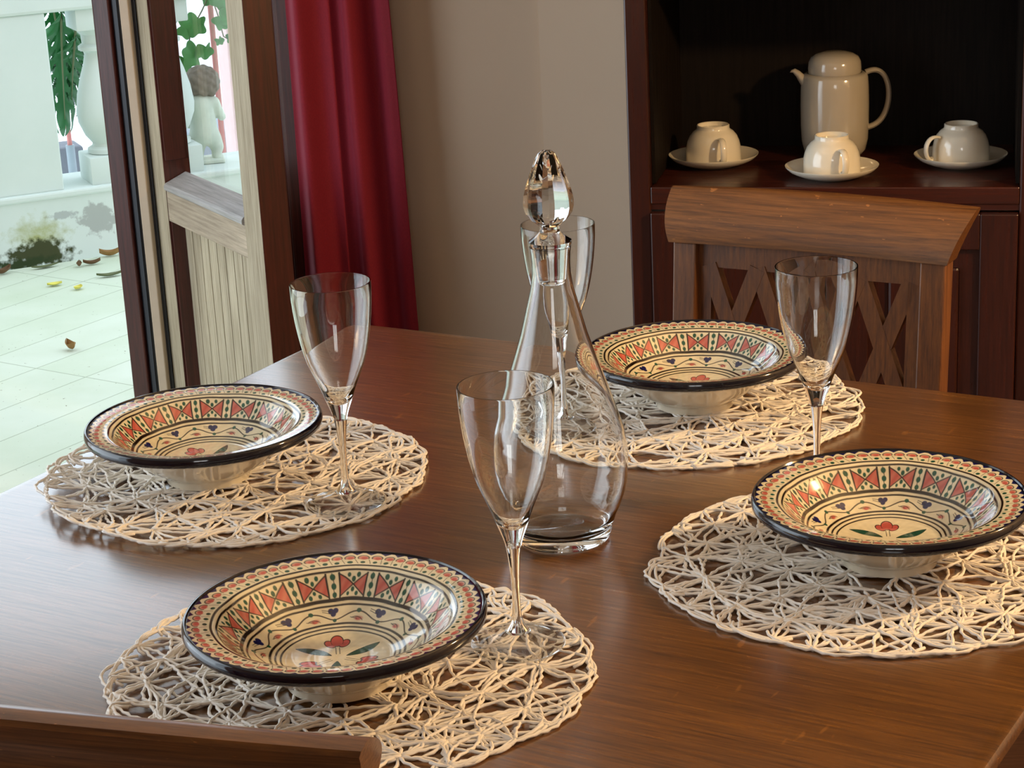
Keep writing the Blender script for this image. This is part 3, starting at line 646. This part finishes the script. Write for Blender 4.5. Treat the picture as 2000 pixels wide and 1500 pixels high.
# ------------------------------------------------------------------ painted bowls
RP = 0.112
def plate_mesh():
    NR, NA = 250, 1536
    pt = np.array([0, .2, .36, .44, .52, .60, .68, .755, .79, .84, .90, .95, .985])
    pz = np.array([.0178, .0182, .0196, .0224, .0266, .0320, .0400, .0497, .0528, .0541, .0550, .0560, .0566])
    tt = np.linspace(0.004, 0.972, NR)
    zz = np.interp(tt, pt, pz); k = np.ones(9) / 9; zs = np.convolve(np.pad(zz, 4, mode='edge'), k, 'valid'); zz = zs
    th = np.arange(NA) / NA * 2 * np.pi
    Tm, A = np.meshgrid(tt, th, indexing='ij')
    X = Tm * RP * np.cos(A); Y = Tm * RP * np.sin(A); Z = np.repeat(zz[:, None], NA, 1)
    V = np.stack([X, Y, Z], -1).reshape(-1, 3); V = np.vstack([V, [[0, 0, zz[0]]]])
    i = np.arange(NR - 1)[:, None] * NA; j = np.arange(NA)[None, :]; j2 = (j + 1) % NA
    Q = np.stack([i + j, i + NA + j, i + NA + j2, i + j2], -1).reshape(-1, 4)
    # ---- painting
    cream = np.array(s2l((236, 226, 196))); brown = np.array(s2l((34, 22, 16))); green = np.array(s2l((24, 84, 66))); pink = np.array(s2l((196, 92, 84)))
    lpink = np.array(s2l((214, 140, 122))); blue = np.array(s2l((28, 30, 92))); navy = np.array(s2l((14, 14, 34)))
    wob = 0.004 * np.sin(A * 3 + 1) + 0.003 * np.sin(A * 7 + 2) + 0.0015 * np.sin(A * 17)
    t = Tm + wob * np.clip((Tm - .3) * 3, 0, 1)
    Aw = A + 0.010 * np.sin(A * 5 + 9 * Tm) + 0.006 * np.sin(A * 13 + 20 * Tm)
    C = np.broadcast_to(cream, (NR, NA, 3)).copy()
    def put(mask, col, alpha=1.0):
        m = np.clip(mask, 0, 1)[..., None] * alpha; C[:] = C * (1 - m) + np.array(col) * m
    def soft(d, w=0.0035): return np.clip(0.5 - d / w, 0, 1)        # d<0 inside
    def line(c, hw): put(soft(np.abs(t - c) - hw), brown)
    def cell(n, ph=0.0):
        u = (Aw / (2 * np.pi) * n + ph); return np.floor(u), (u - np.floor(u) - 0.5) * 2 * np.pi / n     # index, angle offset
    def dots(n, ph, tc, r, col, sq=1.0, jit=0.15, sel=None):
        k_, da = cell(n, ph); j1 = np.sin(k_ * 12.9898) * 43758.5; j1 = (j1 - np.floor(j1) - .5); j2_ = np.sin(k_ * 78.233) * 12543.1; j2_ = (j2_ - np.floor(j2_) - .5)
        d = np.hypot((da * tc + j1 * r * jit * 2) / sq, (t - tc + j2_ * r * jit * 2)) - r * (1 + 0.2 * j1)
        if sel is not None: d = np.where(sel(k_), d, 1.0)
        put(soft(d), col)
    # rim band
    k_, da = cell(64)
    N1 = 62
    k_, da = cell(N1); x_ = da * .9; cw = .9 * 2 * np.pi / N1
    tri = (t - .938) - (.030) * (1 - np.abs(x_) / (cw * .36)); put(soft(-(t - (.965 - .034 * np.clip(1 - np.abs(x_) / (cw * .42), 0, 1)))), blue)
    put(soft(-(t - .962)), navy)
    k2, da2 = cell(N1, 0.5); x2 = da2 * .9
    dov = np.hypot(x2 / 1.3, (t - .899) - .002) - .0270
    put(soft(np.abs(dov) - .0040) * (t > .885) , brown, .9)
    put(soft(np.hypot(x2 / 1.4, t - .899) - .0225), lpink); put(soft(np.hypot((x2 + .006) / 1.3, t - .897) - .016), pink, .85)
    dots(N1, 0.5, .842, .0150, green, 1.2)
    k3, da3 = cell(N1, 0.02); put(soft(np.abs(da3 * .85 - (t - .85) * .35) - .0022) * ((t > .826) & (t < .880)), brown)
    line(.806, .0085); line(.770, .0068)
    # wall of bow ties
    NB = 16; k4, da4 = cell(NB); half = np.pi / NB; h = da4 / (half * .70); v = (t - .695) / .058
    inb = (np.abs(v) < 1) & (np.abs(h) < 1)
    put(soft(np.abs(v) - np.abs(h), .12) * inb, pink)
    put(soft(np.abs(v) - np.abs(h), .12) * inb * np.clip(.5 - .5 * np.sin(h * 9 + v * 5 + k4), 0, 1), lpink, .45)
    put(soft(np.abs(np.abs(v) - np.abs(h)) - .075, .06) * (np.abs(v) < 1.02) * (np.abs(h) < 1.03), brown)
    put(soft(np.abs(np.abs(h) - 1.0) - .065, .05) * (np.abs(v) < 1.12), brown)
    for (hx, vx, r) in ((-.34, .80, .0105), (.34, .80, .0105), (0, .42, .0105), (-.36, -.80, .0100), (.36, -.80, .0100), (0, -.42, .0100)):
        d = np.hypot((h - hx) * half * .70 * .695, (v - vx) * .058) - r * 1.3 * (1 + .15 * np.sin(k4 * 3 + hx * 7)); put(soft(d), green)
    k5, da5 = cell(NB, .5)
    put(soft(np.abs(da5 * .69 + .003 * np.sin(v * 5)) - .0026) * (np.abs(v) < 1.1), brown)
    for vx in (-.80, -.02, .76): put(soft(np.hypot(da5 * .69, (v - vx) * .058) - .0165), green)
    line(.620, .0110); line(.586, .0068)
    # vine
    NV = 10; k6, da6 = cell(NV); ph6 = Aw * NV
    wave = .512 + .030 * np.cos(ph6); d = np.abs(t - wave) / np.sqrt(1 + (.030 * NV * np.sin(ph6) / .51) ** 2); put(soft(d - .0048), brown * 1.6)
    kk, dd = cell(NV, 0.5)                                             # cos = +1 at cell centre: the outer crest
    xx = dd * .52
    put(soft(np.hypot(xx, t - .546) - .0155), green); k7, d7 = cell(NV, 0.0); x7 = d7 * .50; put(soft(np.hypot(x7, t - .476) - .0145), green)
    # blue trefoils above the troughs, pink buds below the crests
    for (a_, b_) in ((-.016, .550), (.018, .550), (.000, .526)): put(soft(np.hypot(x7 - a_ - .01, t - b_) - .0195), blue)
    put(soft(np.abs(t - .548 - (x7 - .03) * .25) - .0024) * ((x7 > .02) & (x7 < .085)), brown); put(soft(np.abs(t - .530 - (x7 - .03) * .35) - .0024) * ((x7 > .02) & (x7 < .085)), brown)
    put(soft(np.hypot((xx + .008) / 1.9, t - .488) - .0165, .012), pink, .9); put(soft(np.hypot((xx + .002) / 2.0, t - .480) - .008), pink)
    put(soft(np.abs(t - .500 + (xx - .01) ** 2 * 9) - .0030) * ((xx > -.045) & (xx < .045)), brown); put(soft(np.abs(t - .484 - .2 * xx) - .0024) * ((xx > .0) & (xx < .055)), brown)
    line(.446, .0085); line(.412, .0070); line(.378, .0065)
    # centre: three tulips with leaves
    for q in range(3):
        a0 = np.pi / 2 + q * 2 * np.pi / 3
        px = t * np.cos(A - a0); py = t * np.sin(A - a0)              # px outward
        def ell(cx, cy, rx, ry, rot=0):
            c_, s_ = np.cos(rot), np.sin(rot); ux = (px - cx) * c_ + (py - cy) * s_; uy = -(px - cx) * s_ + (py - cy) * c_
            return (np.hypot(ux / rx, uy / ry) - 1) * min(rx, ry)
        dfl = np.minimum(np.minimum(ell(.245, 0, .075, .042), ell(.205, .048, .055, .032, .45)), ell(.205, -.048, .055, .032, -.45))
        put(soft(dfl), pink); put(soft(np.abs(dfl) - .0032), brown)
        put(soft(np.abs(ell(.245, 0, .075, .042)) - .0022) * (px > .20), brown, .8)
        put(soft(np.abs(np.abs(py) - .012) - .0025) * ((px > .05) & (px < .155)), brown)
        a1 = a0 + np.pi / 3; qx = t * np.cos(A - a1); qy = t * np.sin(A - a1) + .02 * np.sin(qx * 9)
        dl = np.abs(qy) - .036 * np.clip(1 - ((qx - .19) / .135) ** 2, 0, 1); dl = np.where(np.abs(qx - .19) < .135, dl, .05)
        put(soft(dl), green); put(soft(np.abs(dl) - .0035) * (np.abs(qx - .19) < .138), brown); put(soft(np.abs(qy) - .002) * (np.abs(qx - .19) < .11), brown, .6)
    # slight unevenness of the hand painting
    C *= (1 + .05 * np.sin(A * 23 + Tm * 60) * np.sin(A * 11 - Tm * 31))[..., None]
    cols = np.ones((NR * NA + 1, 4), np.float32); cols[:-1, :3] = np.clip(C.reshape(-1, 3), 0, 1); cols[-1, :3] = cream
    tris = np.stack([np.full(NA, NR * NA), np.arange(NA), (np.arange(NA) + 1) % NA], -1)
    me = bpy.data.meshes.new('painted_interior'); nv = len(V); nq = len(Q); nt_ = len(tris)
    me.vertices.add(nv); me.vertices.foreach_set('co', V.astype(np.float32).ravel())
    loops = np.concatenate([Q.ravel(), tris.ravel()]); me.loops.add(len(loops)); me.loops.foreach_set('vertex_index', loops.astype(np.int32))
    me.polygons.add(nq + nt_); st = np.concatenate([np.arange(nq) * 4, nq * 4 + np.arange(nt_) * 3]); me.polygons.foreach_set('loop_start', st.astype(np.int32))
    me.update(calc_edges=True); me.polygons.foreach_set('use_smooth', np.ones(nq + nt_, bool))
    ca = me.color_attributes.new('paint', 'FLOAT_COLOR', 'POINT'); ca.data.foreach_set('color', cols.ravel())
    me.materials.append(M['paint']); me.update(); return me
def make_plate():
    c = empty('painted_bowl')
    me = plate_mesh(); o = bpy.data.objects.new('painted_interior', me); COL.objects.link(o); o.parent = c; o['label'] = 'hand painted red, green and blue pattern'
    mm = MB(); mm.lathe([(RP * .970, .0564), (RP * .978, .0576), (RP * .990, .0574), (RP * 1.0, .0553), (RP * 1.004, .0523), (RP * 1.0, .0496), (RP * .985, .0480), (RP * .955, .0473)], 128)
    o = mm.build('rim', M['navy'], c, auto=60); o['label'] = 'glossy dark navy rim'
    mm = MB(); mm.lathe([(RP * .956, .0474), (.098, .0450), (.085, .0378), (.073, .0290), (.063, .0215), (.055, .0155), (.048, .0110), (.0425, .0085), (.0405, .0060), (.0395, .0), (.0365, .0), (.0355, .005), (0, .006)], 128)
    o = mm.build('outer_body', M['plate_out'], c, auto=50); o['label'] = 'plain cream glazed underside'
    return c

# ------------------------------------------------------------------ placemats of crocheted paper twine
RM = 0.188
def placemat(seed, lift):
    rnd = random.Random(seed); pts = []
    sp = 0.0385
    # star centres: jittered rings
    pts.append((rnd.uniform(-.008, .008), rnd.uniform(-.008, .008)))
    for ri, (r, k) in enumerate(((.040, 6), (.077, 12), (.113, 19), (.147, 25))):
        off = rnd.uniform(0, 1)
        for i in range(k):
            a = (i + off) / k * 2 * PI + rnd.uniform(-.25, .25) * sp / r * .8; q = r + rnd.uniform(-.007, .007)
            pts.append((q * math.cos(a), q * math.sin(a)))
    ne = 40; edge = []
    for i in range(ne):
        a = (i + .5 * rnd.uniform(-.5, .5)) / ne * 2 * PI; q = RM - .010 + rnd.uniform(-.004, .002); edge.append((q * math.cos(a), q * math.sin(a), a))
    def zf(x, y, layer):
        z = 0.0016 + layer * 0.0017 + 0.0004 * math.sin(x * 90 + seed) * math.cos(y * 80)
        if lift:
            r = math.hypot(x, y); a = math.atan2(y, x); d = math.cos(a - lift[0])
            if d > 0 and r > .10: z += lift[1] * d * ((r - .10) / .09) ** 2
        return z
    mm = MB()
    def strand(p0, p1, bow, layer, rad=.00128):
        p0 = Vector(p0); p1 = Vector(p1); d = p1 - p0; L = d.length
        if L < .004: return
        nrm = Vector((-d.y, d.x)) / L; n = max(4, int(L / .0045)); out = []; phz = rnd.uniform(0, 6)
        for i in range(n + 1):
            q = i / n; b = bow * math.sin(PI * q) * L + 0.0007 * math.sin(q * L * 620 + phz) + 0.0012 * math.sin(q * L * 150 + phz * 2)
            p = p0 + d * q + nrm * b; out.append((p.x, p.y, zf(p.x, p.y, layer + 0.6 * math.sin(PI * q * 2 + phz) * .5)))
        mm.tube(out, [rad * (1 + .22 * math.sin(i * 2.4 + phz)) for i in range(len(out))], 6)
    allp = [(x, y) for x, y in pts]; n0 = len(allp); allp += [(x, y) for x, y, a in edge]
    done = set()
    for i in range(n0):
        ds = sorted(range(len(allp)), key=lambda j: (allp[j][0] - allp[i][0]) ** 2 + (allp[j][1] - allp[i][1]) ** 2)[1:9]
        for j in ds:
            L = math.dist(allp[i], allp[j])
            if (min(i, j), max(i, j)) in done or L > .060: continue
            done.add((min(i, j), max(i, j)))
            strand(allp[i], allp[j], rnd.uniform(-.14, .14), rnd.choice((0, .5, 1)))
            if rnd.random() < .85: strand(allp[i], allp[j], rnd.choice((-1, 1)) * rnd.uniform(.08, .24), rnd.choice((0, .5, 1)))
    for i in range(n0):                                                  # free longer chords
        js = [j for j in range(n0) if .055 < math.dist(allp[i], allp[j]) < .085]
        for j in rnd.sample(js, min(3, len(js))): strand(allp[i], allp[j], rnd.uniform(-.12, .12), rnd.choice((.3, 1.2)))
    # scalloped border: each loop swells outwards, neighbours overlap
    for i in range(ne):
        x0, y0, a0 = edge[i]; x1, y1, a1 = edge[(i + 1) % ne]
        if a1 < a0: a1 += 2 * PI
        for (fa, fb, amp) in ((-.35, 1.35, rnd.uniform(.006, .012)), (.0, 1.0, rnd.uniform(.0, .004))):
            out = []; b0 = a0 + (a1 - a0) * fa; b1 = a0 + (a1 - a0) * fb; rr0 = math.hypot(x0, y0) - (.010 if amp > .005 else 0)
            for k in range(13):
                q = k / 12; a = b0 + (b1 - b0) * q; r = rr0 + amp * 1.5 * math.sin(PI * q) ** .6 * (1 if amp > .005 else .5)
                x, y = r * math.cos(a), r * math.sin(a); out.append((x, y, zf(x, y, .5 + .5 * math.sin(q * 6 + i))))
            mm.tube(out, .0013, 6)
        if rnd.random() < .8: strand((x0, y0), edge[(i + 2) % ne][:2], rnd.uniform(-.2, -.05), .6)
    return mm.build('placemat', M['twine'], None, True)

# ------------------------------------------------------------------ glassware
def make_wine_glass():
    c = empty('wine_glass')
    outer = [(.0059, .0800), (.0066, .0835), (.0080, .0880), (.0108, .0955), (.0138, .1040), (.0169, .1125), (.0211, .1225), (.0252, .1327), (.0282, .1430), (.0305, .1530), (.0325, .1640), (.0340, .1745), (.0351, .1850), (.0358, .1950), (.0361, .2065), (.0360, .2078)]
    inner = [(.0350, .2078), (.0349, .2065), (.0346, .1950), (.0339, .1850), (.0328, .1745), (.0313, .1640), (.0293, .1530), (.0270, .1430), (.0240, .1327), (.0197, .1225), (.0152, .1125), (.0112, .1040), (.0070, .0985), (.0030, .0962), (0, .0958)]
    foot = [(0, .0), (.034, .0), (.0362, .0006), (.0364, .0014), (.0355, .0021), (.030, .0030), (.022, .0046), (.0135, .0078), (.0085, .0122), (.0050, .0178), (.0036, .0240), (.0031, .0320), (.0030, .0450), (.0034, .0560), (.0042, .0660), (.0050, .0740)]
    mm = MB(); mm.lathe(outer + inner, 96); k = outer[0]
    mm.lathe(foot[8:] + outer[:1], 96); mm.lathe([(0, .0110), (.0100, .0110), foot[8]], 96); mm.build('bowl_and_stem', M['glass'], c, auto=70)
    mm = MB(); mm.lathe([(.0102, .0109), foot[7], foot[6], foot[5], foot[4], foot[3], foot[2], foot[1], (0, 0)], 96); o = mm.build('foot', M['thin'], c, auto=50); o.data.materials.append(M['glass'])
    for q in o.data.polygons:
        if math.hypot(q.center.x, q.center.y) > .0325: q.material_index = 1
    return c
def make_decanter():
    c = empty('decanter')
    outer = [(0, 0), (.038, 0), (.0405, .001), (.0418, .004), (.0440, .012), (.0476, .0229), (.0520, .0325), (.0556, .0430), (.0582, .0559), (.0592, .070), (.0585, .084), (.0560, .1000), (.0506, .1164), (.0430, .1393), (.0352, .1620), (.0280, .1845), (.0223, .2069), (.0180, .2240), (.0163, .2360), (.0160, .2450), (.0166, .2550), (.0174, .2592)]
    inner = [(.0160, .2592), (.0150, .2550), (.0143, .2450), (.0140, .2360), (.0157, .2240), (.0203, .2069), (.0260, .1845), (.0332, .1620), (.0410, .1393), (.0486, .1164), (.0540, .1000), (.0565, .084), (.0572, .070), (.0562, .0559), (.0536, .0430), (.0500, .0325), (.0456, .0229), (.0420, .015), (.036, .0105), (0, .0100)]
    def smooth(pr, n=3):
        return pr
    mm = MB(); mm.lathe(outer + inner, 128); mm.build('vessel', M['glass'], c, auto=70)
    # faceted stopper
    pr = [(0, .2275), (.0105, .2278), (.0115, .2295), (.0123, .2360), (.0132, .2450), (.0142, .2550), (.0152, .2600), (.0178, .2612), (.0180, .2640), (.0150, .2660), (.0110, .2690), (.0084, .2720), (.0082, .2765), (.0108, .2790), (.0148, .2820), (.0186, .2875), (.0202, .2930), (.0203, .2980), (.0193, .3040), (.0177, .3100), (.0157, .3160), (.0136, .3220), (.0113, .3280), (.0090, .3335), (.0070, .3375), (.0040, .3398), (0, .3404)]
    P = []; F = []; n = 96; N = 8
    for r, z in pr:
        fac = 0 if z < .2785 else min(1, (z - .2785) / .006)
        if z > .334: fac *= max(0.3, 1 - (z - .334) / .006)
        for k in range(n):
            a = 2 * PI * k / n; m_ = (a % (2 * PI / N)) - PI / N; fr = math.cos(PI / N) / math.cos(m_)
            rr = r * (1 + fac * (fr * 1.035 - 1)); P.append((rr * math.cos(a), rr * math.sin(a), z))
    for i in range(len(pr) - 1):
        for k in range(n): k2 = (k + 1) % n; F.append((i * n + k, i * n + k2, (i + 1) * n + k2, (i + 1) * n + k))
    mm = MB(); mm.add(P, F); o = mm.build('stopper', M['glass'], c, auto=16); o['label'] = 'faceted solid glass stopper'
    return c
dec = make_decanter(); dec.location = (0.0374, 1.6642, 0.7503); tag(dec, 'clear glass decanter with faceted stopper in the middle of the table', 'decanter')

MATS = [('left', (-.2659, 1.8560), (PI * 1.02, .012), 'white twine placemat under the bowl nearest the terrace door'),
        ('front', (-.1317, 1.4121), (PI * .95, .006), 'white twine placemat at the near side, beside the closest chair'),
        ('right', (.2902, 1.5717), None, 'white twine placemat at the right edge of the photo'),
        ('back', (.1716, 1.9939), None, 'white twine placemat at the far side, before the lattice back chair')]
for i, (k, p, lift, lab) in enumerate(MATS):
    o = placemat(11 + i * 7, lift); o.location = (*p, .7500); tag(o, lab, 'placemat', 'crocheted twine placemats')
p0 = make_plate(); ZT = .7536
for i, (p, rz, lab) in enumerate((((-.2935, 1.8532), .62, 'painted ceramic bowl nearest the terrace door'),
                           ((-.1385, 1.3950), .10, 'painted ceramic bowl closest to the camera'),
                           ((.3030, 1.5701), -.12, 'painted ceramic bowl at the right edge of the photo'),
                           ((.1855, 2.0000), -.35, 'painted ceramic bowl at the far side, behind the decanter'))):
    o = p0 if i == 0 else copy_tree(p0)
    o.location = (*p, ZT); o.rotation_euler = (0, 0, rz); tag(o, lab, 'bowl', 'painted bowls on the placemats')
g0 = make_wine_glass()
for i, (p, lab) in enumerate((((-.1561, 1.7639), 'empty stemmed wine glass in front of the red curtain'),
                       ((-.0050, 1.4413), 'empty stemmed wine glass closest to the camera, before the decanter'),
                       ((.2697, 1.7366), 'empty stemmed wine glass in front of the lattice back chair'),
                       ((.0516, 1.9437), 'empty stemmed wine glass standing behind the decanter'))):
    o = g0 if i == 0 else copy_tree(g0)
    o.location = (*p, .7542); tag(o, lab, 'wine glass', 'wine glasses on the table')

# floor lamp to the right of the table, outside the picture
fl = empty('floor_lamp', (1.55, 1.75, 0)); tag(fl, 'floor lamp with a linen shade standing right of the table', 'lamp')
m = MB(); m.lathe([(0, 0), (.14, 0), (.14, .015), (.02, .03), (0, .03)], 32); m.build('base', M['mahog'], fl, auto=40)
m = MB(); m.tube([(0, 0, .03), (0, 0, 1.50)], .012, 12); m.build('pole', M['mahog'], fl, True)
m = MB(); m.lathe([(.17, 1.74), (.19, 1.74), (.20, 1.80), (.198, 1.80), (.188, 1.742)], 32, close=True)
m.build('shade_ring', M['lamp_shade'], fl, auto=40)
m = MB(); m.tube([(0, 0, 1.50), (.0, .15, 1.60), (0, .185, 1.75)], .004, 6); m.build('shade_holder', M['mahog'], fl, True)
